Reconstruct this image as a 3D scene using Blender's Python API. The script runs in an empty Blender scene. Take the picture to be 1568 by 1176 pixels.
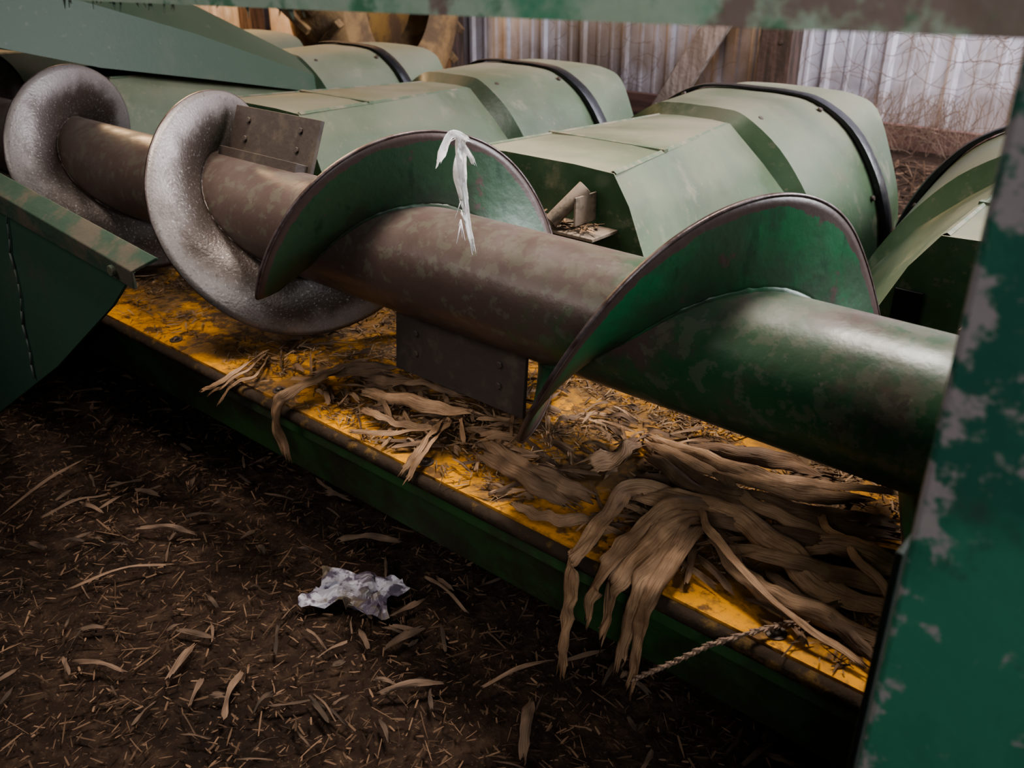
import bpy, bmesh, math, random
from mathutils import Vector, Matrix, noise
random.seed(7)
sc=bpy.context.scene
# ---------- materials
def nodes(name):
    m=bpy.data.materials.new(name);m.use_nodes=True
    nt=m.node_tree;nt.nodes.clear()
    o=nt.nodes.new('ShaderNodeOutputMaterial');b=nt.nodes.new('ShaderNodeBsdfPrincipled')
    nt.links.new(b.outputs[0],o.inputs[0]);return m,nt,b
def c4(c): return (c[0],c[1],c[2],1)
def mth(nt,op,a,b=None,clamp=False):
    n=nt.nodes.new('ShaderNodeMath');n.operation=op;n.use_clamp=clamp
    for i,v in enumerate((a,b)):
        if v is None: continue
        if isinstance(v,(int,float)): n.inputs[i].default_value=v
        else: nt.links.new(v,n.inputs[i])
    return n.outputs[0]
def mrange(nt,v,a,b,c=0,dd=1,smooth=True):
    n=nt.nodes.new('ShaderNodeMapRange');n.clamp=True
    if smooth:n.interpolation_type='SMOOTHSTEP'
    nt.links.new(v,n.inputs[0])
    for i,x in enumerate((a,b,c,dd)): n.inputs[i+1].default_value=x
    return n.outputs[0]
def mix(nt,f,a,b):
    n=nt.nodes.new('ShaderNodeMix');n.data_type='RGBA'
    if isinstance(f,(int,float)): n.inputs[0].default_value=f
    else: nt.links.new(f,n.inputs[0])
    for i,v in ((6,a),(7,b)):
        if isinstance(v,tuple): n.inputs[i].default_value=c4(v)
        else: nt.links.new(v,n.inputs[i])
    return n.outputs[2]
def layered(name,base,layers=(),rough=.5,metal=0,bump=.15,bscale=60,dust=None,spec=.5,attr=None,fib=None,trans=0):
    m,nt,b=nodes(name)
    tc=nt.nodes.new('ShaderNodeTexCoord');sx=nt.nodes.new('ShaderNodeSeparateXYZ')
    nt.links.new(tc.outputs['Object'],sx.inputs[0])
    col=base
    for i,L in enumerate(layers):
        n=nt.nodes.new('ShaderNodeTexNoise');n.inputs['Scale'].default_value=L['s'];n.inputs['Detail'].default_value=8
        n.inputs['Roughness'].default_value=L.get('r',.65)
        mp=nt.nodes.new('ShaderNodeMapping');mp.inputs['Scale'].default_value=L.get('st',(1,1,1));mp.inputs['Location'].default_value=(i*3.1,i*1.7,i*.9)
        nt.links.new(tc.outputs['Object'],mp.inputs[0]);nt.links.new(mp.outputs[0],n.inputs['Vector'])
        f=n.outputs['Fac']
        for key,k in (('x',0),('y',1),('z',2)):
            if key in L:
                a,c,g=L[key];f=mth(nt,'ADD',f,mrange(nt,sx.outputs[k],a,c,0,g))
        if 'rad' in L:
            a,c,g=L['rad'];rr=mth(nt,'SQRT',mth(nt,'ADD',mth(nt,'MULTIPLY',sx.outputs[1],sx.outputs[1]),mth(nt,'MULTIPLY',sx.outputs[2],sx.outputs[2])))
            f=mth(nt,'ADD',f,mrange(nt,rr,a,c,0,g))
        f=mth(nt,'MULTIPLY',mrange(nt,f,L['lo'],L['hi']),L.get('a',1))
        col=mix(nt,f,col,L['c'])
    fo=None
    if fib:
        at=nt.nodes.new('ShaderNodeAttribute');at.attribute_name='huv'
        mp=nt.nodes.new('ShaderNodeMapping');mp.inputs['Scale'].default_value=(20,2.2,1);nt.links.new(at.outputs['Vector'],mp.inputs[0])
        n=nt.nodes.new('ShaderNodeTexNoise');n.inputs['Scale'].default_value=1;n.inputs['Detail'].default_value=5;nt.links.new(mp.outputs[0],n.inputs['Vector'])
        fo=n.outputs['Fac']
        col=mix(nt,mth(nt,'MULTIPLY',mrange(nt,fo,.46,.66),.85),col,fib)
    if attr:
        at=nt.nodes.new('ShaderNodeAttribute');at.attribute_name='tint'
        col=mix(nt,at.outputs['Fac'],col,attr)
    rv=rough
    if dust:
        g=nt.nodes.new('ShaderNodeNewGeometry');s2=nt.nodes.new('ShaderNodeSeparateXYZ');nt.links.new(g.outputs['Normal'],s2.inputs[0])
        n=nt.nodes.new('ShaderNodeTexNoise');n.inputs['Scale'].default_value=dust[2] if len(dust)>2 else 9;n.inputs['Detail'].default_value=9
        nt.links.new(tc.outputs['Object'],n.inputs['Vector'])
        f=mth(nt,'MULTIPLY',mrange(nt,s2.outputs[2],.25,1),mrange(nt,n.outputs['Fac'],.3,.7,.35,1))
        f=mth(nt,'MULTIPLY',f,dust[1])
        col=mix(nt,f,col,dust[0])
        rv=mrange(nt,f,0,1,rough,.95)
    if isinstance(col,tuple): b.inputs['Base Color'].default_value=c4(col)
    else: nt.links.new(col,b.inputs['Base Color'])
    if isinstance(rv,(float,int)): b.inputs['Roughness'].default_value=rv
    else: nt.links.new(rv,b.inputs['Roughness'])
    b.inputs['Metallic'].default_value=metal
    b.inputs['Specular IOR Level'].default_value=spec
    if trans:
        t=nt.nodes.new('ShaderNodeBsdfTranslucent');ms=nt.nodes.new('ShaderNodeMixShader');ms.inputs[0].default_value=trans
        if isinstance(col,tuple): t.inputs[0].default_value=c4(col)
        else: nt.links.new(col,t.inputs[0])
        out=[x for x in nt.nodes if x.type=='OUTPUT_MATERIAL'][0]
        nt.links.new(b.outputs[0],ms.inputs[1]);nt.links.new(t.outputs[0],ms.inputs[2]);nt.links.new(ms.outputs[0],out.inputs[0])
    if bump:
        bp=nt.nodes.new('ShaderNodeBump');bp.inputs['Strength'].default_value=bump;bp.inputs['Distance'].default_value=.01
        if fo is None:
            n=nt.nodes.new('ShaderNodeTexNoise');n.inputs['Scale'].default_value=bscale;n.inputs['Detail'].default_value=8
            nt.links.new(tc.outputs['Object'],n.inputs['Vector']);fo=n.outputs['Fac']
        else: bp.inputs['Distance'].default_value=.002
        nt.links.new(fo,bp.inputs['Height']);nt.links.new(bp.outputs[0],b.inputs['Normal'])
    return m
DST=(.25,.2,.14)
M_tube=layered('tube_paint',(.022,.068,.030),[dict(c=(.072,.047,.040),s=8,lo=.50,hi=.66,x=(-.42,-.95,.38)),dict(c=(.10,.10,.07),s=42,lo=.55,hi=.60,a=.5,x=(-.8,-.1,.05),z=(.0,.09,.05)),dict(c=(.03,.022,.018),s=3,lo=.55,hi=.8,a=.6),dict(c=(.035,.08,.03),s=4,lo=.58,hi=.68,a=.6,x=(-.95,-1.2,-.25)),dict(c=(.16,.13,.11),s=70,lo=.64,hi=.70,a=.6)],rough=.32,bump=.08,dust=((.115,.088,.075),.45,14))
M_flG=layered('flight_green_paint',(.015,.11,.043),[dict(c=(.03,.055,.03),s=5,lo=.43,hi=.6,a=.85,x=(-.7,-1.0,.3)),dict(c=(.012,.04,.02),s=30,lo=.56,hi=.66,st=(1,1,.3),a=.8),dict(c=(.07,.045,.04),s=18,lo=.62,hi=.68,rad=(.182,.195,.4)),dict(c=(.025,.03,.02),s=14,lo=.58,hi=.75,rad=(.15,.09,.18),a=.7)],rough=.42,bump=.08)
M_flS=layered('flight_worn_steel_shaded',(.205,.18,.17),[dict(c=(.055,.04,.033),s=7,lo=.50,hi=.82,rad=(.205,.115,.42)),dict(c=(.42,.39,.37),s=230,lo=.56,hi=.66,a=.4),dict(c=(.06,.045,.04),s=130,lo=.58,hi=.68,a=.6)],rough=.42,metal=.35,bump=.12,bscale=200)  # radial brown paints the shading gradient towards the tube; speckles are wear
M_rust=layered('paddle_brown_steel',(.055,.04,.034),[dict(c=(.11,.085,.06),s=25,lo=.5,hi=.7,a=.6)],rough=.6,dust=(DST,.35))
M_edge=layered('worn_edge_steel',(.13,.10,.10),[dict(c=(.07,.045,.04),s=30,lo=.4,hi=.6)],rough=.4,metal=.5)
M_hood=layered('hood_green',(.062,.108,.058),[dict(c=(.12,.095,.06),s=5,lo=.52,hi=.72,a=.7),dict(c=(.03,.064,.03),s=2.2,lo=.42,hi=.58,a=.85),dict(c=(.2,.17,.12),s=55,lo=.58,hi=.68,a=.4),dict(c=(.26,.225,.16),s=11,lo=.56,hi=.75,a=.6)],rough=.28,bump=.05,dust=((.225,.20,.14),.95,3))
M_dkgreen=layered('shield_green',(.020,.052,.032),[dict(c=(.05,.05,.035),s=8,lo=.52,hi=.75,a=.7),dict(c=(.12,.12,.1),s=60,lo=.64,hi=.72,a=.6)],rough=.6,bump=.08)
M_beam=layered('beam_green',(.018,.055,.014),[dict(c=(.022,.017,.010),s=5,lo=.42,hi=.60,a=.9)],rough=.55)
M_endp=layered('end_plate_dark',(.010,.016,.010),[dict(c=(.025,.02,.016),s=12,lo=.5,hi=.7)],rough=.8)  # near-black green with brown blotches
M_rubber=layered('black_rubber',(.012,.012,.014),[dict(c=(.08,.07,.06),s=20,lo=.55,hi=.7,a=.5)],rough=.4)
M_black=layered('slot_shade_black',(.003,.003,.003),rough=1,bump=0)
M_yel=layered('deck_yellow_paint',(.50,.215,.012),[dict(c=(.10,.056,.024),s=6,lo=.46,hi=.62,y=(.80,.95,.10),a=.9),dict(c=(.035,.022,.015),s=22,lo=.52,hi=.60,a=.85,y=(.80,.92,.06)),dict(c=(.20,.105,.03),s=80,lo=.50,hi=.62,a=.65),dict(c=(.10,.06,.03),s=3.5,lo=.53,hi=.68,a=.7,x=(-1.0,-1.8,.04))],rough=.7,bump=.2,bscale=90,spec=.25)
M_lip=layered('deck_lip_grime',(.035,.024,.017),[dict(c=(.10,.06,.022),s=30,lo=.54,hi=.66)],rough=.95,bump=.4,spec=.1)
M_post=layered('frame_green_paint',(.028,.12,.074),[dict(c=(.015,.062,.042),s=3.5,lo=.42,hi=.6,a=.9),dict(c=(.25,.19,.19),s=60,lo=.63,hi=.74,x=(-.074,-.099,.14),z=(.55,.85,.07),a=.75),dict(c=(.32,.33,.31),s=55,lo=.70,hi=.74,a=.75),dict(c=(.03,.045,.035),s=16,lo=.58,hi=.7,a=.7,x=(-.09,-.1,.08))],rough=.40,bump=.08)
M_bar=layered('frame_bar_paint',(.08,.23,.13),[dict(c=(.36,.38,.30),s=9,lo=.44,hi=.58,a=.75,x=(-.1,-.6,.06)),dict(c=(.16,.09,.08),s=14,lo=.57,hi=.66,a=.85,x=(-.35,-.05,.16)),dict(c=(.05,.16,.08),s=22,lo=.52,hi=.62,a=.8)],rough=.5)
M_straw=layered('corn_husk_dry',(.41,.255,.15),[dict(c=(.23,.13,.07),s=14,lo=.43,hi=.62,a=.8)],rough=.65,bump=.7,attr=(.065,.037,.022),fib=(.15,.085,.046),trans=.08,spec=.35)
M_chaff=layered('deck_chaff_dry',(.29,.185,.11),[],rough=.9,bump=0,attr=(.05,.03,.018),spec=.2)
M_chipF=layered('floor_chaff',(.20,.125,.08),[],rough=.95,bump=0,attr=(.028,.018,.012),spec=.1)
M_floor=layered('dirt_floor',(.025,.015,.0105),[dict(c=(.055,.034,.022),s=30,lo=.45,hi=.7),dict(c=(.010,.0065,.005),s=5,lo=.45,hi=.7,a=.7),dict(c=(.12,.077,.048),s=160,lo=.58,hi=.68,a=.7)],rough=.95,bump=.8,bscale=60,spec=.15)
M_wall=layered('wall_white_metal',(.50,.475,.51),[dict(c=(.27,.21,.16),s=2.2,lo=.5,hi=.72,st=(1,1,.5),a=.75,x=(-1.9,-3.2,.10)),dict(c=(.2,.14,.10),s=1.5,lo=.55,hi=.75,z=(.7,.1,.22),a=.6),dict(c=(.2,.15,.12),s=40,lo=.60,hi=.68,a=.6)],rough=.55,bump=.05)
M_wood=layered('old_wood',(.085,.052,.04),[dict(c=(.04,.026,.018),s=6,lo=.4,hi=.6,st=(6,6,.6))],rough=.85,bump=.4,bscale=30)
M_wood2=layered('grey_board',(.34,.28,.24),[dict(c=(.2,.15,.12),s=6,lo=.4,hi=.6,st=(6,6,.6))],rough=.85,bump=.3)
M_sill=layered('sill_board_red',(.16,.085,.065),[dict(c=(.09,.05,.04),s=6,lo=.4,hi=.6,st=(.6,6,6))],rough=.85)
M_tire=layered('dusty_tire_rubber',(.14,.09,.05),[dict(c=(.32,.2,.09),s=6,lo=.4,hi=.65)],rough=.85,bump=.3)
M_rim=layered('wheel_rim_rusty_yellow',(.30,.17,.05),[dict(c=(.14,.08,.04),s=6,lo=.4,hi=.6)],rough=.8)
M_web=layered('cobweb_dust',(.93,.92,.92),[dict(c=(.6,.57,.55),s=60,lo=.52,hi=.62)],rough=.9,bump=.4,trans=.5)
M_vine=layered('dry_vine',(.15,.10,.07),[],rough=.9,bump=0)
M_foil=layered('wrapper_foil',(.36,.34,.38),[dict(c=(.10,.08,.11),s=26,lo=.48,hi=.54),dict(c=(.13,.10,.07),s=10,lo=.50,hi=.60)],rough=.4,bump=.3)
M_bolt=layered('bolt_steel',(.10,.075,.06),[],rough=.5,metal=.5,bump=.2)
# ---------- mesh helpers
def empty(name,loc=(0,0,0)):
    o=bpy.data.objects.new(name,None);sc.collection.objects.link(o);o.location=loc;return o
def mk(name,bm,mats,parent=None,smooth=False,loc=None,bev=0,solid=0,sharp=None):
    me=bpy.data.meshes.new(name);bm.normal_update()
    if sharp is not None:
        for f in bm.faces:f.smooth=True
        for e in bm.edges:
            if len(e.link_faces)==2 and e.calc_face_angle(0)>math.radians(sharp): e.smooth=False
    bm.to_mesh(me);bm.free()
    for m in (mats if isinstance(mats,(list,tuple)) else [mats]): me.materials.append(m)
    if smooth:
        for p in me.polygons:p.use_smooth=True
    o=bpy.data.objects.new(name,me);sc.collection.objects.link(o)
    if loc:o.location=loc
    if parent:o.parent=parent
    if solid:
        s=o.modifiers.new('s','SOLIDIFY');s.thickness=solid;s.offset=0
    if bev:
        b=o.modifiers.new('b','BEVEL');b.width=bev;b.segments=2;b.limit_method='ANGLE'
    return o
def box(bm,x0,x1,y0,y1,z0,z1,mat=0,M=None):
    vs=[bm.verts.new((x,y,z)) for x in(x0,x1) for y in(y0,y1) for z in(z0,z1)]
    if M:
        for v in vs:v.co=M@v.co
    for f in((0,1,3,2),(4,6,7,5),(0,4,5,1),(2,3,7,6),(0,2,6,4),(1,5,7,3)):
        bm.faces.new([vs[i] for i in f]).material_index=mat
def cyl(bm,p0,p1,r,n=16,mat=0,r2=None):
    p0=Vector(p0);p1=Vector(p1);t=(p1-p0).normalized();a=t.orthogonal().normalized();b=t.cross(a)
    r2=r if r2 is None else r2
    A=[bm.verts.new(p0+(a*math.cos(i*math.tau/n)+b*math.sin(i*math.tau/n))*r) for i in range(n)]
    B=[bm.verts.new(p1+(a*math.cos(i*math.tau/n)+b*math.sin(i*math.tau/n))*r2) for i in range(n)]
    for i in range(n):
        f=bm.faces.new((A[i],A[(i+1)%n],B[(i+1)%n],B[i]));f.material_index=mat;f.smooth=True
    bm.faces.new(A[::-1]).material_index=mat;bm.faces.new(B).material_index=mat
def loft(bm,secs,mat=0,capA=True,capB=True,smooth=False):
    R=[[bm.verts.new(p) for p in s] for s in secs]
    for a,b in zip(R,R[1:]):
        for i in range(len(a)-1):
            f=bm.faces.new((a[i],a[i+1],b[i+1],b[i]));f.material_index=mat;f.smooth=smooth
    if capA:bm.faces.new(R[0][::-1]).material_index=mat
    if capB:bm.faces.new(R[-1]).material_index=mat
    return R
# ---------- auger
YA,ZA,RT,RF=.957,.533,.09,.204
aug=empty('grain_auger',(0,YA,ZA))
bm=bmesh.new();n=96
xs=[-6.5+i*.05 for i in range(int(6.75/.05))]
rings=[]
for x in xs:
    rings.append([bm.verts.new((x,RT*math.cos(i*math.tau/n),RT*math.sin(i*math.tau/n))) for i in range(n)])
for a,b in zip(rings,rings[1:]):
    for i in range(n): bm.faces.new((a[i],a[(i+1)%n],b[(i+1)%n],b[i]))
bm.faces.new(rings[0]);bm.faces.new(rings[-1])
mk('tube',bm,M_tube,aug,True)
def lerp(tab,t):
    if t<=tab[0][0]:
        a,b=tab[0],tab[1]
    elif t>=tab[-1][0]:
        a,b=tab[-2],tab[-1]
    else:
        for a,b in zip(tab,tab[1:]):
            if a[0]<=t<=b[0]:break
    return a[1]+(b[1]-a[1])*(t-a[0])/(b[0]-a[0])
def flight(name,tab,t0,t1,mat,cup=0.0,tip0=False):
    bm=bmesh.new();N=int((t1-t0)/3);nr=10;R=[]
    def X(t): return sum(lerp(tab,t+k*7) for k in(-4,-3,-2,-1,0,1,2,3,4))/9
    def RO(t):
        e0=1
        if tip0: e0=min(1,(t-t0)/14+.55)
        return RT+(RF-RT)*e0
    for i in range(N+1):
        t=t0+(t1-t0)*i/N;ro=RO(t);row=[];th=math.radians(t)
        for j in range(nr+1):
            q=j/nr;r=RT*.97+(ro-RT*.97)*q
            row.append(bm.verts.new((X(t)+cup*math.sin(q*math.pi),-r*math.cos(th),r*math.sin(th))))
        R.append(row)
    for a,b in zip(R,R[1:]):
        for j in range(nr): bm.faces.new((a[j],b[j],b[j+1],a[j+1]))
    mk(name,bm,mat,aug,True,solid=.005)
    bm=bmesh.new();P=[]
    for i in range(N+1):
        t=t0+(t1-t0)*i/N;th=math.radians(t);r=RO(t)
        P.append([bm.verts.new((X(t)+dx,-rr*math.cos(th),rr*math.sin(th))) for dx,rr in((-.003,r-.003),(-.003,r+.0008),(.003,r+.0008),(.003,r-.003))])
    for a,b in zip(P,P[1:]):
        for j in range(4): bm.faces.new((a[j],b[j],b[(j+1)%4],a[(j+1)%4]))
    mk(name+'_rim',bm,M_edge,aug,True)
    bm=bmesh.new();P=[]
    for i in range(N+1):
        t=t0+(t1-t0)*i/N;th=math.radians(t);w=.003+.001*noise.noise(Vector((t*.2,0,0)))
        P.append([bm.verts.new((X(t)+dx*w,-(RT+dr*w)*math.cos(th),(RT+dr*w)*math.sin(th))) for dx,dr in((2,-.3),(1.6,1),(.3,2.2),(-1.6,1),(-2,-.3))])
    for a,b in zip(P,P[1:]):
        for j in range(4): bm.faces.new((a[j],b[j],b[j+1],a[j+1]))
    mk(name+'_weld',bm,mat,aug,True)
tb=[(-53,-1.30),(-4,-1.175),(50,-1.085),(105,-.994),(173,-.935),(240,-.83),(307,-.722),(357,-.60),(410,-.51),(465,-.427),(533,-.385),(600,-.27),(667,-.16),(720,-.04),(825,.14)]
flight('flighting_right',tb,-22,800,M_flG,0.0,tip0=True)
ta=[(-165,-1.19),(-120,-1.27),(-53,-1.36),(0,-1.49),(105,-1.625)]
for k in range(1,9):
    for (t,x) in [(-120,-1.27),(-53,-1.36),(0,-1.49),(105,-1.625)]: ta.append((t+360*k,x-.58*k))
flight('flighting_left',ta,-150,360*7,M_flS,0.016)
bm=bmesh.new()
def paddle(bm,x0,x1,th,r1,tw=.004):
    M=Matrix.Rotation(-math.radians(th),4,'X')
    box(bm,x0,x1,-r1,-RT*.93,-tw,tw,0,M)
    box(bm,x0+.01,x1-.01,-RT-.012,-RT*.93,-.03,.0,0,M)
    for xx in (x0+.05,x1-.05):
        for rr in (RT+.035,RT+.07):
            for s in(1,-1):
                p=M@Vector((xx,-rr,s*tw));q=M@Vector((xx,-rr,s*(tw+.004)));cyl(bm,p,q,.006,6)
paddle(bm,-1.60,-1.34,112,.185)
paddle(bm,-1.085,-.80,-86,.20)
mk('paddles',bm,M_rust,aug,bev=.001)
# ---------- trough
deck=empty('auger_trough')
DZ=.30;DY=.761
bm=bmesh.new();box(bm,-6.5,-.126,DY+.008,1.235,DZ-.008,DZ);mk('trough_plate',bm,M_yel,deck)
bm=bmesh.new()
box(bm,-6.5,-.126,DY-.002,DY+.022,DZ-.022,DZ-.0085)
N=8
prof=[(DY+.004+.011*math.cos(a),DZ-.012+.011*math.sin(a)) for a in [math.pi*.5+math.pi*i/N for i in range(N+1)]]
loft(bm,[[(x,p[0],p[1]) for p in prof] for x in (-6.5,-.126)],capA=False,capB=False,smooth=True)
mk('trough_lip',bm,M_lip,deck)
bm=bmesh.new()
prof=[(DY+.02,DZ-.02),(DY+.012,DZ-.05),(DY+.03,DZ-.06),(DY+.045,DZ-.15),(DY+.06,DZ-.165),(DY+.2,DZ-.165)]
loft(bm,[[(x,p[0],p[1]) for p in prof] for x in (-6.5,-.126)],capA=False,capB=False)
mk('frame_beam',bm,M_beam,deck,bev=.004,solid=.004)
bm=bmesh.new()
for x in [-1.55,-1.22,-.86,-.56,-.30]:
    cyl(bm,(x,DY+.03,DZ),(x,DY+.03,DZ+.002),.012,16);cyl(bm,(x,DY+.03,DZ+.002),(x,DY+.03,DZ+.007),.007,16,r2=.004)
mk('trough_bolts',bm,M_bolt,deck)
bm=bmesh.new();box(bm,-6.5,.6,1.24,1.27,.0,.36);box(bm,-6.5,.6,1.20,1.27,.34,.36);mk('rear_cross_member',bm,M_beam,deck,bev=.003)
bm=bmesh.new();box(bm,-.125,-.120,.50,1.235,0,.36);box(bm,-.125,-.120,.50,.66,.36,.66);mk('end_plate',bm,M_endp,deck,bev=.002)
# ---------- hoods
def cen(Y): return lerp([(1.28,-1.055),(2.1,-1.205),(2.42,-1.22),(2.66,-1.215)],Y)
def dens(hp,rounded,k=4):
    out=[];P=[(-hp[1][0],hp[1][1])]+list(hp)+[(2*hp[-1][0]-hp[-2][0],2*hp[-1][1]-hp[-2][1])]
    for i in range(1,len(P)-2):
        a,b,c,d_=[Vector(p) for p in P[i-1:i+3]]
        for j in range(k):
            q=j/k
            p=(.5*((2*b)+(c-a)*q+(2*a-5*b+4*c-d_)*q*q+(3*b-a-3*c+d_)*q**3)) if rounded else b.lerp(c,q)
            out.append((p.x,p.y))
    out.append(tuple(hp[-1]));out[0]=(0,out[0][1]);return out
SECS=[(1.28,dens([(0,.640),(.08,.640),(.165,.636),(.20,.585),(.26,.45),(.31,.33),(.34,.26)],False)),
      (2.06,dens([(0,.592),(.05,.592),(.10,.588),(.20,.505),(.29,.42),(.37,.31),(.41,.22)],False)),
      (2.085,dens([(0,.618),(.07,.617),(.13,.606),(.23,.54),(.315,.44),(.38,.33),(.415,.22)],True)),
      (2.42,dens([(0,.615),(.09,.614),(.18,.600),(.28,.54),(.355,.44),(.40,.33),(.42,.22)],True)),
      (2.66,dens([(0,.603),(.09,.602),(.18,.594),(.25,.56),(.31,.44),(.35,.33),(.37,.20)],True))]
def full(Y,hp,dx,g=0.):
    c=cen(Y)+dx
    return [(c-x*(1+g),Y,z+g*.12) for x,z in hp[:0:-1]]+[(c+x*(1+g),Y,z+g*.12) for x,z in hp]
M_brk=layered('bracket_tan',(.20,.15,.11),[dict(c=(.09,.07,.05),s=30,lo=.5,hi=.65)],rough=.7)
M_seam=layered('seam_green',(.10,.13,.08),[dict(c=(.2,.17,.12),s=20,lo=.45,hi=.6)],rough=.6)
hoods=[]
def hood(dx):
    root=empty('row_divider_hood')
    bm=bmesh.new();loft(bm,[full(Y,h,dx) for Y,h in SECS])
    mk('hood_shell',bm,M_hood,root,sharp=16)
    bm=bmesh.new()
    h=[(x,z+.004) for x,z in SECS[3][1]]
    loft(bm,[full(Y,h,dx,g) for Y,g in((2.40,.0),(2.40,.04),(2.41,.052),(2.430,.052),(2.440,.04),(2.440,.0))],capA=False,capB=False);mk('rubber_rim',bm,M_rubber,root,sharp=50)
    bm=bmesh.new()
    for x0,x1,z0,z1 in ((.165,.10,.636,.588),):
        for s in(1,-1):
            c0=cen(1.28)+dx;c1=cen(2.06)+dx
            loft(bm,[[(c0+s*(x0-.010),1.285,z0+.001),(c0+s*(x0-.005),1.285,z0+.004),(c0+s*(x0+.003),1.285,z0-.001)],[(c1+s*(x1-.008),2.05,z1+.001),(c1+s*(x1-.004),2.05,z1+.004),(c1+s*(x1+.003),2.05,z1-.001)]],capA=False,capB=False)
    c0=cen(1.55)+dx;box(bm,c0-.145,c0+.145,1.548,1.562,.618,.6245)
    mk('sheet_seams',bm,M_seam,root)
    bm=bmesh.new()
    for Y,H in ((2.13,SECS[2][1]),(2.38,SECS[3][1])):
        for sgn in(-1,1):
            for k in (9,18):
                a,b=H[k],H[k+1];x,z=a
                nx,nz=(a[1]-b[1]),(b[0]-a[0]);l=math.hypot(nx,nz);nx/=l;nz/=l
                p=Vector((cen(Y)+dx+sgn*x,Y,z));nn=Vector((sgn*nx,0,nz));cyl(bm,p-nn*.004,p+nn*.005,.007,8)
    mk('rivets',bm,M_bolt,root)
    bm=bmesh.new();c=cen(1.8)+dx
    box(bm,c-.20,c+.20,1.35,2.6,0,.27);mk('row_unit_frame',bm,M_beam,root,bev=.004)
    c=cen(1.28)+dx
    bm=bmesh.new();box(bm,c-.19-.020,c-.19+.018,1.274,1.279,.508,.552);mk('slot',bm,M_black,root)  # raised black block, paints in the darkness of the recess
    bm=bmesh.new()
    a=Vector((c+.09,1.205,.555));b=Vector((c+.125,1.255,.612));cyl(bm,a,b,.013,20);cyl(bm,a+(a-b)*.06,a,.008,12)
    box(bm,c+.128,c+.132,1.22,1.28,.55,.60);box(bm,c-.10,c+.18,1.205,1.28,.535,.541)
    mk('hinge_pin_bracket',bm,M_brk,root,bev=.001)
    return root
for dx in(0,-.87,-1.74,.87,-2.61): hoods.append(hood(dx))
bm=bmesh.new()
def fs(c,Y,hp): return [(c-x,Y,z) for x,z in hp[:0:-1]]+[(c+x,Y,z) for x,z in hp]
loft(bm,[fs(-3.0,.95,[(0,1.14),(.18,1.12),(.34,.93),(.40,.755)]),fs(-2.98,1.25,[(0,1.01),(.18,.99),(.33,.84),(.38,.67)]),fs(-2.97,1.6,[(0,.86),(.16,.845),(.29,.73),(.33,.60)]),fs(-2.95,2.12,[(0,.60),(.10,.595),(.2,.54),(.22,.49)])])
mk('end_divider_cover',bm,layered('end_cover_green',(.028,.055,.028),[dict(c=(.07,.07,.045),s=4,lo=.5,hi=.7,a=.6),dict(c=(.1,.1,.08),s=40,lo=.6,hi=.7,a=.5)],rough=.55,bump=.05,dust=((.10,.105,.07),.6,3)),hoods[2],sharp=14)
# ---------- left shield
sh=empty('side_shield')
bm=bmesh.new()
pts=[(-2.8,.70),(-1.7475,.616-.035),(-1.31,.536),(-1.40,.46),(-1.688,.263),(-2.13,0.0),(-2.8,0)]
vs=[bm.verts.new((x,.62,z)) for x,z in pts];bm.faces.new(vs)
mk('shield_panel',bm,M_dkgreen,sh,solid=.006)
bm=bmesh.new()
loft(bm,[[(-2.8,.60,.64),(-2.8,.595,.685),(-2.8,.625,.71)],[(-1.7475,.60,.56),(-1.7475,.595,.60),(-1.7475,.625,.618)],[(-1.27,.60,.525),(-1.26,.595,.555),(-1.235,.625,.574)]],capA=False,capB=False)
cyl(bm,(-1.32,.603,.545),(-1.32,.590,.545),.007,8)
mk('shield_lip',bm,layered('lip_dusty',(.03,.05,.033),[dict(c=(.08,.062,.046),s=14,lo=.42,hi=.6,a=.8)],rough=.8,spec=.2),sh,solid=.006,bev=.002)
bm=bmesh.new();rs=random.Random(4)
x,z=-1.74,.56
while z>.22:
    x2=x+rs.uniform(-.016,.004);z2=z-.03;cyl(bm,(x,.614,z),(x2,.614,z2),rs.uniform(.0012,.0025),6);x,z=x2,z2
mk('cobweb_strands',bm,layered('web_grey',(.09,.10,.085),[],rough=.9),sh)
# ---------- steel frame
fr=empty('steel_frame')
bm=bmesh.new();box(bm,-.10,.25,.42,.45,-.0,1.2);mk('upright_plate',bm,M_post,fr,bev=.004)
bm=bmesh.new()
loft(bm,[[(-2.2,.42,.918),(-2.2,.42,1.03),(-2.2,.46,1.03),(-2.2,.46,.918)],[(-.92,.42,.9455),(-.92,.42,1.04),(-.92,.46,1.04),(-.92,.46,.9455)],[(.3,.42,.972),(.3,.42,1.06),(.3,.46,1.06),(.3,.46,.972)]])
for i in range(26):
    x=rs.uniform(-.95,-.55);z=.9455+(x+.92)*.0217
    cyl(bm,(x,.43,z+.002),(x+rs.uniform(-.006,.006),.43,z-rs.uniform(.002,.009)),rs.uniform(.0006,.002),5,r2=.0003)
mk('top_bar',bm,M_bar,fr)
# ---------- floor, wall
bm=bmesh.new();bmesh.ops.create_grid(bm,x_segments=160,y_segments=120,size=1)
for v in bm.verts:
    v.co.x=v.co.x*8-4;v.co.y=v.co.y*4.5+1.5
    v.co.z=noise.noise(v.co*2)*.015+noise.noise(v.co*9)*.006-.01+(max(0,v.co.y-3)*.02)
mk('floor',bm,M_floor,smooth=True)
WY=4.9
bm=bmesh.new();x=-13.
prof=[]
while x<5:
    prof+= [(x,0),(x+.02,-.016),(x+.045,-.016),(x+.065,0),(x+.13,0),(x+.14,-.004),(x+.155,-.004),(x+.165,0),(x+.23,0),(x+.24,-.004),(x+.255,-.004),(x+.265,0)];x+=.32
A=[bm.verts.new((a,WY+b,0)) for a,b in prof];B=[bm.verts.new((a,WY+b,3.0)) for a,b in prof]
for i in range(len(A)-1): bm.faces.new((A[i],A[i+1],B[i+1],B[i]))
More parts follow.
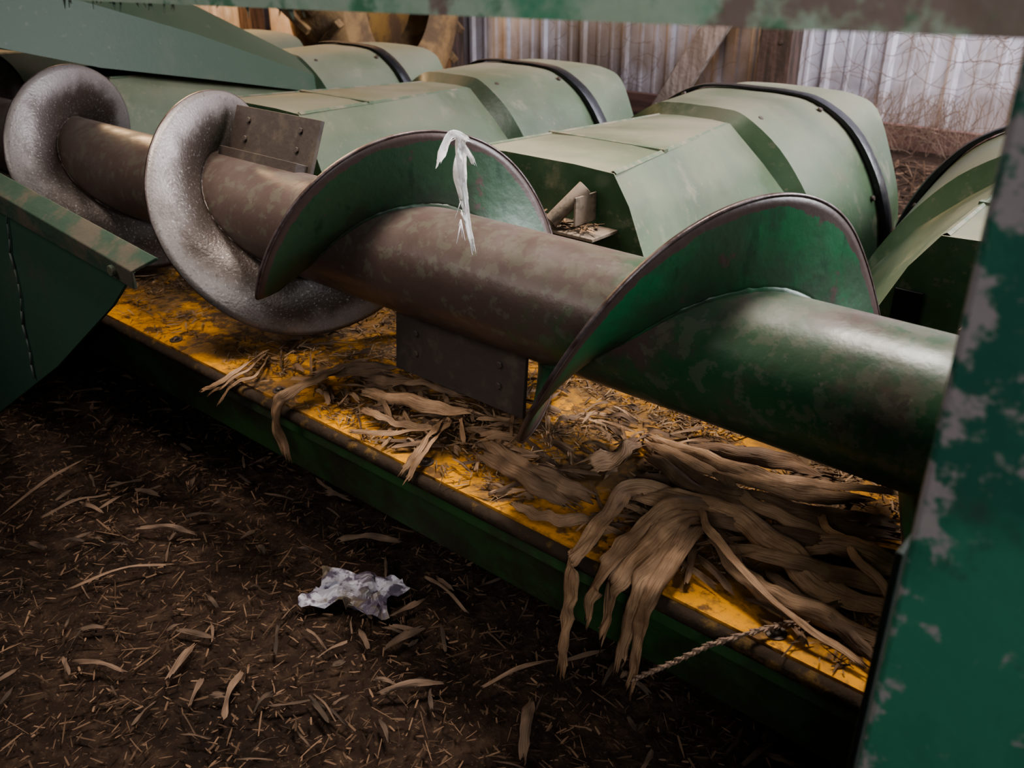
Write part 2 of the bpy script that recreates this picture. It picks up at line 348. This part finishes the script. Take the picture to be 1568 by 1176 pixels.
mk('wall_back',bm,M_wall)
bm=bmesh.new();box(bm,-13,5,WY-.068,WY-.022,0,.14);mk('trim_1',bm,M_sill,bev=.004)
for x in(-7.07,-4.75,-2.29,.1):
    bm=bmesh.new();box(bm,x-.09,x+.09,WY-.2,WY-.07,0,3.0)
    for k in range(3): cyl(bm,(x+.03,WY-.2,.5+k*.3),(x+.03,WY-.204,.5+k*.3),.012,10)
    mk('wooden_post',bm,M_wood,bev=.008)
bm=bmesh.new();M=Matrix.Translation((-2.98,WY-.235,0))@Matrix.Rotation(math.atan2(.21,.33),4,'Y')
box(bm,-.07,.07,-.02,.02,.06,3.2,0,M);mk('diagonal_brace',bm,M_wood2,bev=.004)
cu=bpy.data.curves.new('dry_vines','CURVE');cu.dimensions='3D';cu.bevel_depth=.0013;cu.bevel_resolution=0
rv=random.Random(11)
for i in range(200):
    x=rv.uniform(-4,.6) if i%3 else rv.uniform(-2,-.8);z=rv.uniform(.1,1.1);a=rv.uniform(0,6.28);n=rv.randint(8,24)
    sp=cu.splines.new('POLY');sp.points.add(n-1);k=rv.uniform(-.25,.25)
    for j in range(n):
        sp.points[j].co=(x,WY-.03-rv.uniform(0,.015),max(.02,z),1);a+=k+rv.uniform(-.5,.5);x+=math.cos(a)*.026;z+=math.sin(a)*.026
for i in range(150):
    x=rv.uniform(-1.85,-1.2);y=WY-rv.uniform(.08,.3);z=.05;a=1.57+rv.uniform(-.9,.9);n=10
    sp=cu.splines.new('POLY');sp.points.add(n-1)
    for j in range(n):
        sp.points[j].co=(x,y,z,1);a+=rv.uniform(-.35,.35);x+=math.cos(a)*.03;z+=max(-.02,math.sin(a)*.03)
o=bpy.data.objects.new('dry_vines',cu);sc.collection.objects.link(o);cu.materials.append(M_vine)
# tires
def tire(loc,rz,R=.68,W=.42,tilt=0):
    root=empty('tractor_tire',loc);root.rotation_euler=(0,tilt,rz)
    bm=bmesh.new();n=72
    prof=[(-W*.30,R*.55),(-W*.46,R*.62),(-W*.5,R*.78),(-W*.45,R*.92),(-W*.3,R*.97),(0,R),(W*.3,R*.97),(W*.45,R*.92),(W*.5,R*.78),(W*.46,R*.62),(W*.30,R*.55)]
    rr=[[bm.verts.new((x,r*math.cos(i*math.tau/n),r*math.sin(i*math.tau/n))) for x,r in prof] for i in range(n)]
    for i in range(n):
        a,b=rr[i],rr[(i+1)%n]
        for j in range(len(prof)-1): bm.faces.new((a[j],a[j+1],b[j+1],b[j])).smooth=True
    for i in range(22):
        for s in(-1,1):
            M=Matrix.Rotation((i+(.5 if s>0 else 0))*math.tau/22,4,'X')@Matrix.Translation((s*W*.25,0,R*.985))@Matrix.Rotation(s*.7,4,'Z')
            box(bm,-W*.28,W*.28,-.022,.022,-.02,.03,0,M)
    mk('tread',bm,M_tire,root,bev=.006)
    bm=bmesh.new()
    prof=[(-W*.3,R*.56),(-W*.2,R*.5),(.03,R*.45),(.04,R*.2),(.08,R*.15),(.08,.001)]
    rr=[[bm.verts.new((x,r*math.cos(i*math.tau/n),r*math.sin(i*math.tau/n))) for x,r in prof] for i in range(n)]
    for i in range(n):
        a,b=rr[i],rr[(i+1)%n]
        for j in range(len(prof)-1): bm.faces.new((a[j],a[j+1],b[j+1],b[j])).smooth=True
    mk('rim',bm,M_rim,root)
tire((-4.45,3.9,.70),.25)
# ---------- litter
def chips(name,N,fn,L,W,mat,pitch=.18):
    bm=bmesh.new();lay=bm.verts.layers.float.new('tint')
    for i in range(N):
        x,y,z=fn();l=random.uniform(*L)*(1 if random.random()<.9 else 2.2);w=random.uniform(*W)
        a=random.uniform(0,math.tau);p=random.gauss(0,pitch);b=random.gauss(0,.35)
        M=Matrix.Translation((x,y,z))@Matrix.Rotation(a,4,'Z')@Matrix.Rotation(p,4,'Y')@Matrix.Rotation(b,4,'X')
        t=random.random()**.6;k=random.uniform(-.15,.15)*l
        R=[]
        for q,ww in((-.5,random.uniform(.4,1)),(0,1),(.5,random.uniform(.2,1))):
            r=[bm.verts.new(M@Vector((q*l+s*w*random.uniform(-.4,.4),s*w*ww*.5,(.25-q*q)*k+.002+l*.5*abs(math.sin(p))))) for s in(-1,1)]
            for v in r:v[lay]=t
            R.append(r)
        for a_,b_ in zip(R,R[1:]): bm.faces.new((a_[0],a_[1],b_[1],b_[0]))
    return mk(name,bm,mat)
def ff(): return (random.uniform(-2.6,-.1),random.uniform(.05,1.0),.002)
chips('floor_straw_litter',13000,ff,(.004,.022),(.001,.0035),M_chipF)
def f2(): return (random.uniform(-3.6,.2),random.uniform(2.75,4.5),.03)
chips('straw_pile',6000,f2,(.03,.11),(.003,.008),M_chipF,.3)
def fd():
    while 1:
        x=random.uniform(-2.2,-.14);y=random.uniform(DY+.01,1.2)
        dens=.28+.62*max(0,(x+1.4)/1.25)
        c=noise.noise(Vector((x*7,y*7,0)))
        dens*=.55+1.4*c
        if y<DY+.06: dens*=.35
        if random.random()<dens:return (x,y,DZ+.001+random.random()*.006)
chips('trough_chaff',8500,fd,(.005,.024),(.001,.0032),M_chaff)
def fh(): return (random.uniform(-1.12,-.9),random.uniform(1.21,1.26),.545)
chips('bracket_chaff',200,fh,(.01,.03),(.002,.005),M_chaff)
def ribbon(bm,lay,huv,pts,w,t=.3,cup=.25,seed=0,up=(0,-.5,.85),ns=7,nc=9,curl=.5,wob=0):
    rnd=random.Random(seed);P=[Vector(p) for p in pts];P=[2*P[0]-P[1]]+P+[2*P[-1]-P[-2]]
    S=[]
    for i in range(1,len(P)-2):
        for k in range(ns):
            q=k/ns;a,b,c,d_=P[i-1],P[i],P[i+1],P[i+2]
            S.append(.5*((2*b)+(c-a)*q+(2*a-5*b+4*c-d_)*q*q+(3*b-a-3*c+d_)*q**3))
    S.append(P[-2]);up=Vector(up);R=[];n=len(S);ph=rnd.uniform(0,9)
    L=sum((S[i+1]-S[i]).length for i in range(n-1))
    rg=[rnd.uniform(-.6,.6)*w for _ in range(nc)];rg2=[rnd.uniform(-.9,.9)*w for _ in range(nc)]
    for i,s in enumerate(S):
        tt=(S[min(i+1,n-1)]-S[max(i-1,0)]).normalized();side=tt.cross(up).normalized();nn=side.cross(tt)
        q=i/(n-1);tw=math.sin(q*5+ph)*curl
        sd=side*math.cos(tw)+nn*math.sin(tw);n2=nn*math.cos(tw)-side*math.sin(tw)
        ww=w*min(1,.7+q*3)*min(1,.62+(1-q)*1.6)*(1+.10*math.sin(q*9+ph)+.16*noise.noise(Vector((q*14,seed,3))))
        cu_=cup*(1+1.3*math.sin(q*7+ph*2))
        s=s+side*wob*noise.noise(Vector((q*6,seed,0)))
        row=[]
        for j in range(nc):
            c=(j/(nc-1)-.5)
            sh=tt*(rg[j] if i==0 else rg2[j] if i==n-1 else 0)
            v=bm.verts.new(s+sh+sd*c*ww+n2*((.25-c*c)*cu_*ww*2+.0008*(-1)**j+noise.noise(s*35+Vector((c*2,0,seed)))*w*.28)+Vector((0,0,.002)))
            v[lay]=max(0,min(1,t+.35*noise.noise(v.co*50)));v[huv]=Vector((c+.5+seed*3.3,q*L*10,0));row.append(v)
        R.append(row)
    for a,b in zip(R,R[1:]):
        for j in range(nc-1): bm.faces.new((a[j],a[j+1],b[j+1],b[j])).smooth=True
def newb():
    bm=bmesh.new();return bm,bm.verts.layers.float.new('tint'),bm.verts.layers.float_vector.new('huv')
# path, width, tint, number of torn shreds
HK=[
 ([(-.511,.934,.31),(-.571,.889,.325),(-.547,.803,.33),(-.542,.744,.315),(-.543,.743,.296),(-.55,.743,.228),(-.561,.743,.117)],.027,.15,1),
 ([(-.438,.937,.31),(-.476,.866,.34),(-.486,.801,.33),(-.487,.744,.315),(-.499,.743,.277),(-.511,.743,.21)],.042,.1,2),
 ([(-.43,.915,.31),(-.455,.865,.335),(-.444,.786,.33),(-.442,.744,.315),(-.453,.743,.262),(-.465,.743,.156)],.034,.35,2),
 ([(-.588,.899,.31),(-.446,.911,.34),(-.351,.884,.34),(-.284,.869,.325),(-.18,.89,.32)],.032,.0,1),
 ([(-.435,.873,.33),(-.352,.826,.325),(-.293,.821,.32),(-.17,.835,.315)],.024,.3,1),
 ([(-.642,1.044,.31),(-.501,1.01,.33),(-.391,1.02,.34),(-.27,1.103,.33)],.034,.2,2),
 ([(-.607,1.01,.31),(-.489,.955,.33),(-.392,.968,.335),(-.26,1.04,.32)],.032,.6,2),
 ([(-1.18,.95,.31),(-1.155,.844,.33),(-1.147,.77,.33),(-1.155,.748,.315),(-1.167,.743,.272),(-1.15,.743,.216)],.024,.45,1),
 ([(-1.349,.86,.31),(-1.306,.776,.32),(-1.32,.738,.30),(-1.38,.735,.265)],.010,.3,1),
 ([(-1.35,.855,.31),(-1.29,.79,.322),(-1.302,.745,.305),(-1.363,.738,.262)],.008,.4,1),
 ([(-1.33,.85,.31),(-1.27,.785,.318),(-1.285,.745,.305),(-1.33,.735,.255)],.006,.3,1),
 ([(-.808,.86,.31),(-.683,.83,.325),(-.602,.844,.31)],.036,.65,2),
 ([(-1.098,.866,.31),(-.968,.878,.325),(-.886,.928,.31)],.022,.1,1),
 ([(-1.0,.765,.31),(-.934,.805,.315),(-.894,.892,.31)],.008,.0,1),
 ([(-.905,.88,.315),(-.855,.785,.325),(-.86,.742,.29)],.020,.3,2),
 ([(-.658,.918,.315),(-.636,.951,.325),(-.638,1.021,.31)],.032,.1,1),
 ([(-.596,1.045,.31),(-.477,1.079,.33),(-.389,1.129,.31)],.025,.7,1),
 ([(-.348,.905,.325),(-.291,.937,.34),(-.20,.956,.325)],.028,.3,1),
 ([(-1.197,.846,.31),(-1.142,.89,.325),(-1.105,.961,.31)],.028,.65,2),
 ([(-.337,.848,.325),(-.265,.826,.325),(-.19,.80,.315)],.016,.75,1),
 ([(-.68,.786,.305),(-.612,.785,.312),(-.571,.83,.31)],.016,.4,1),
 ([(-.54,.93,.315),(-.44,.89,.335),(-.33,.93,.335),(-.2,1.0,.32)],.020,.8,1),
 ([(-.40,.86,.33),(-.33,.86,.345),(-.26,.90,.33),(-.17,.93,.33)],.020,.3,1),
 ([(-.50,1.0,.33),(-.40,.94,.345),(-.30,.96,.33)],.016,.0,1),
 ([(-.47,.90,.335),(-.41,.84,.35),(-.31,.80,.33),(-.20,.79,.31)],.010,.05,1),
 ([(-.36,1.0,.33),(-.28,.93,.345),(-.19,.87,.33)],.010,.1,1),
 ([(-1.12,.90,.31),(-1.03,.93,.322),(-.95,.97,.31)],.018,.6,1),
 ([(-1.05,.83,.305),(-.97,.82,.318),(-.90,.85,.31)],.014,.3,1),
]
root=empty('corn_husk');rk=random.Random(21)
for i,(q,w,t,k) in enumerate(HK):
    bm,lay,hv=newb()
    if k>1:
        for s in range(k):
            off=(s-(k-1)/2)*w/k*.9;m=len(q)
            fan=rk.uniform(.2,.9)
            qq=[]
            for a,p in enumerate(q):
                A=Vector(q[max(a-1,0)]);B=Vector(q[min(a+1,m-1)]);sd=(B-A).cross(Vector((0,-.5,.85))).normalized()
                f=1+fan*(a/(m-1))**2
                qq.append(Vector(p)+sd*off*f+Vector((0,0,.0025*s)))
            e=rk.uniform(0,.5) if s else 0;qq[-1]=qq[-1].lerp(qq[-2],e)
            ribbon(bm,lay,hv,qq,w/k*rk.uniform(1.1,1.4),min(.9,max(0,t+rk.uniform(-.1,.2))),seed=i*5+s,curl=.35,wob=.006,cup=.32,ns=9,nc=9)
    else: ribbon(bm,lay,hv,q,w,t,seed=i*5,curl=.45,wob=.008,cup=.38,ns=9,nc=11)
    mk('husk_strip_%d'%i,bm,M_straw,root,solid=.0006)
bm,lay,hv=newb();rd=random.Random(3)
i=0
while i<330:
    if i%3==0: x=rd.gauss(-1.0,.14);y=rd.gauss(.89,.055)
    else: x=rd.uniform(-.9,-.15);y=rd.uniform(DY+.04,1.12)
    if y<DY+.03: continue
    l=rd.uniform(.008,.042);a=rd.gauss(.15,.8)+(math.pi if rd.random()<.5 else 0);z=DZ+.003+rd.random()*.010
    dx,dy=math.cos(a)*l,math.sin(a)*l
    if y-abs(dy)<DY: continue
    ribbon(bm,lay,hv,[(x-dx,y-dy,z),(x,y,z+rd.uniform(0,.008)),(x+dx,y+dy,z+rd.uniform(-.002,.006))],rd.uniform(.003,.011),rd.uniform(0.1,1),seed=i,ns=4,nc=5);i+=1
mk('corn_husk_scraps',bm,M_straw)
bm,lay,hv=newb()
ST=[((-1.374,.427),(-1.302,.585),.005,.2),((-1.679,.445),(-1.769,.669),.007,.4),((-.695,.73),(-.65,.844),.006,.1),((-.946,.853),(-.827,.834),.006,.2),((-1.06,.437),(-1.092,.501),.012,.4),((-.926,.4455),(-.985,.512),.012,.4),((-.567,.67),(-.624,.758),.016,.5),((-1.137,.823),(-1.056,.893),.012,.6),((-1.62,.50),(-1.60,.62),.008,.6),((-1.45,.60),(-1.36,.66),.010,.6),((-.80,.62),(-.74,.70),.010,.6),((-1.2,.36),(-1.12,.40),.008,.5)]
for k,(a,b,w,t) in enumerate(ST):
    mx,my=(a[0]+b[0])/2+rd.uniform(-.008,.008),(a[1]+b[1])/2+rd.uniform(-.008,.008)
    ribbon(bm,lay,hv,[(a[0],a[1],.008),(mx,my,.018),(b[0],b[1],.008)],w,t,seed=k+50,ns=6,cup=.5)
for i in range(360):
    x=rd.uniform(-2.3,-.15);y=rd.uniform(.1,1.0);l=rd.uniform(.008,.034);a=rd.uniform(0,math.tau);z=.006
    dx,dy=math.cos(a)*l,math.sin(a)*l
    ribbon(bm,lay,hv,[(x-dx,y-dy,z),(x+rd.uniform(-.1,.1)*l,y+rd.uniform(-.1,.1)*l,z+rd.uniform(0,.006)),(x+dx,y+dy,z)],rd.uniform(.002,.009)*(1 if rd.random()<.88 else 1.5),rd.uniform(.45,1),seed=i,ns=3,nc=5)
mk('floor_stalk_scraps',bm,layered('floor_stalk_dry',(.27,.17,.11),[],rough=.85,bump=.4,attr=(.04,.025,.016),fib=(.14,.085,.052)))
# braided tassel stem
bm=bmesh.new()
PT=[Vector(p) for p in[(-.25,.84,.318),(-.291,.805,.312),(-.319,.752,.314),(-.352,.738,.289),(-.394,.735,.239),(-.445,.735,.181)]]
for a,b in zip(PT,PT[1:]): cyl(bm,a,b,.0020,8)
k=0
for a,b in zip(PT,PT[1:]):
    m=max(2,int((b-a).length/.0045));t=(b-a).normalized();u=t.orthogonal().normalized();v=t.cross(u)
    for j in range(m):
        p=a.lerp(b,j/m);k+=1
        for s in(0,math.pi):
            an=k*.9+s;dd=(u*math.cos(an)+v*math.sin(an))
            cyl(bm,p+dd*.0012,p+dd*.0038+t*.007,.0018,6,r2=.0006)
mk('corn_tassel_stem',bm,layered('tassel_brown',(.20,.13,.09),[],rough=.85,bump=0))
# wrapper
bm=bmesh.new();bmesh.ops.create_grid(bm,x_segments=20,y_segments=14,size=.5)
for v in bm.verts:
    c=v.co.copy();e=.85+.3*noise.noise(Vector((math.atan2(c.y,c.x)*1.5,0,0)))
    v.co=Vector((c.x*.17*e+noise.noise(c*4)*.01,c.y*.115*e+noise.noise(c*5+Vector((3,3,3)))*.012,.012+abs(noise.noise(c*4))*.022+noise.noise(c*6)*.008))
o=mk('crumpled_wrapper',bm,M_foil,solid=.001,loc=(-1.0,.747,0));o.rotation_euler=(0,0,.5)
# cobweb
bm,lay,hv=newb()
U=(.6,-.8,0)
ribbon(bm,lay,hv,[(-.835,.85,.765),(-.83,.85,.72),(-.822,.85,.67),(-.812,.85,.622)],.010,0,up=U)
ribbon(bm,lay,hv,[(-.828,.85,.758),(-.835,.852,.715),(-.826,.85,.68)],.017,0,up=U,seed=9)
ribbon(bm,lay,hv,[(-.815,.85,.765),(-.845,.85,.768),(-.862,.85,.745),(-.872,.85,.728)],.011,0,up=U,seed=2)
ribbon(bm,lay,hv,[(-.835,.85,.763),(-.815,.85,.745),(-.806,.85,.735)],.007,0,up=U,seed=5)
rw=random.Random(8)
for i in range(16):
    z=rw.uniform(.65,.75);x=-.83+(.7-z)*-.1;cyl(bm,(x,.85,z),(x+rw.uniform(-.016,.016),.85+rw.uniform(-.004,.004),z-rw.uniform(.005,.03)),.0009,4,r2=.0002)
cyl(bm,(-.84,.85,.765),(-.93,.93,.737),.0006,5)
mk('hanging_cobweb',bm,M_web)
# ---------- camera
cam=bpy.data.cameras.new('camera');co=bpy.data.objects.new('camera',cam);sc.collection.objects.link(co)
co.location=(0,0,1);co.rotation_euler=(math.radians(90-26.17),0,math.radians(41.16))
cam.sensor_width=36;cam.lens=32.14;cam.clip_start=.02
cam.dof.use_dof=True;cam.dof.focus_distance=1.35;cam.dof.aperture_fstop=8
sc.camera=co
# ---------- lights
def area(name,loc,tgt,sx,sy,E,col,spread=180):
    l=bpy.data.lights.new(name,'AREA');l.shape='RECTANGLE';l.size=sx;l.size_y=sy;l.energy=E;l.color=col;l.spread=math.radians(spread)
    o=bpy.data.objects.new(name,l);sc.collection.objects.link(o);o.location=loc
    o.rotation_euler=(Vector(tgt)-Vector(loc)).to_track_quat('-Z','Y').to_euler()
area('daylight_door',(1.6,3.4,2.4),(-1.3,1.5,.5),1.8,1.5,240,(.93,.95,1))
area('overhead_fill',(-.8,1.45,2.9),(-.7,.98,.3),.7,.5,16,(1,.93,.86),65)  # unseen fill added overhead for the auger and trough, no roof opening
area('overhead_fill_left',(-1.6,.3,2.6),(-1.35,.88,.3),.5,.4,2.6,(1,.9,.8),40)  # second overhead fill, added to bring out the yellow at the left
area('camera_side_fill',(.75,-.9,1.5),(-.3,.7,.5),.7,.7,9,(.92,.96,1),110)  # unseen fill behind the camera, added to brighten bar, post and tube
area('left_fill',(-2.1,-.7,1.9),(-1.5,1.0,.6),.8,.6,4,(1,.93,.88),80)  # unseen fill from front left, added for the left flighting and floor
area('warm_wall_fill',(-6.6,3.0,2.6),(-5.6,4.9,.6),1.2,1.2,330,(1,.66,.36))  # unseen area light added to warm the left of the back wall
area('wall_daylight',(0,3.6,3.2),(-1.3,4.9,.7),2.5,1,125,(.88,.87,1),120)
w=bpy.data.worlds.new('world');sc.world=w;w.use_nodes=True
w.node_tree.nodes['Background'].inputs[0].default_value=(.65,.66,.72,1);w.node_tree.nodes['Background'].inputs[1].default_value=.07
try: sc.view_settings.look='AgX - Medium High Contrast'
except Exception: pass
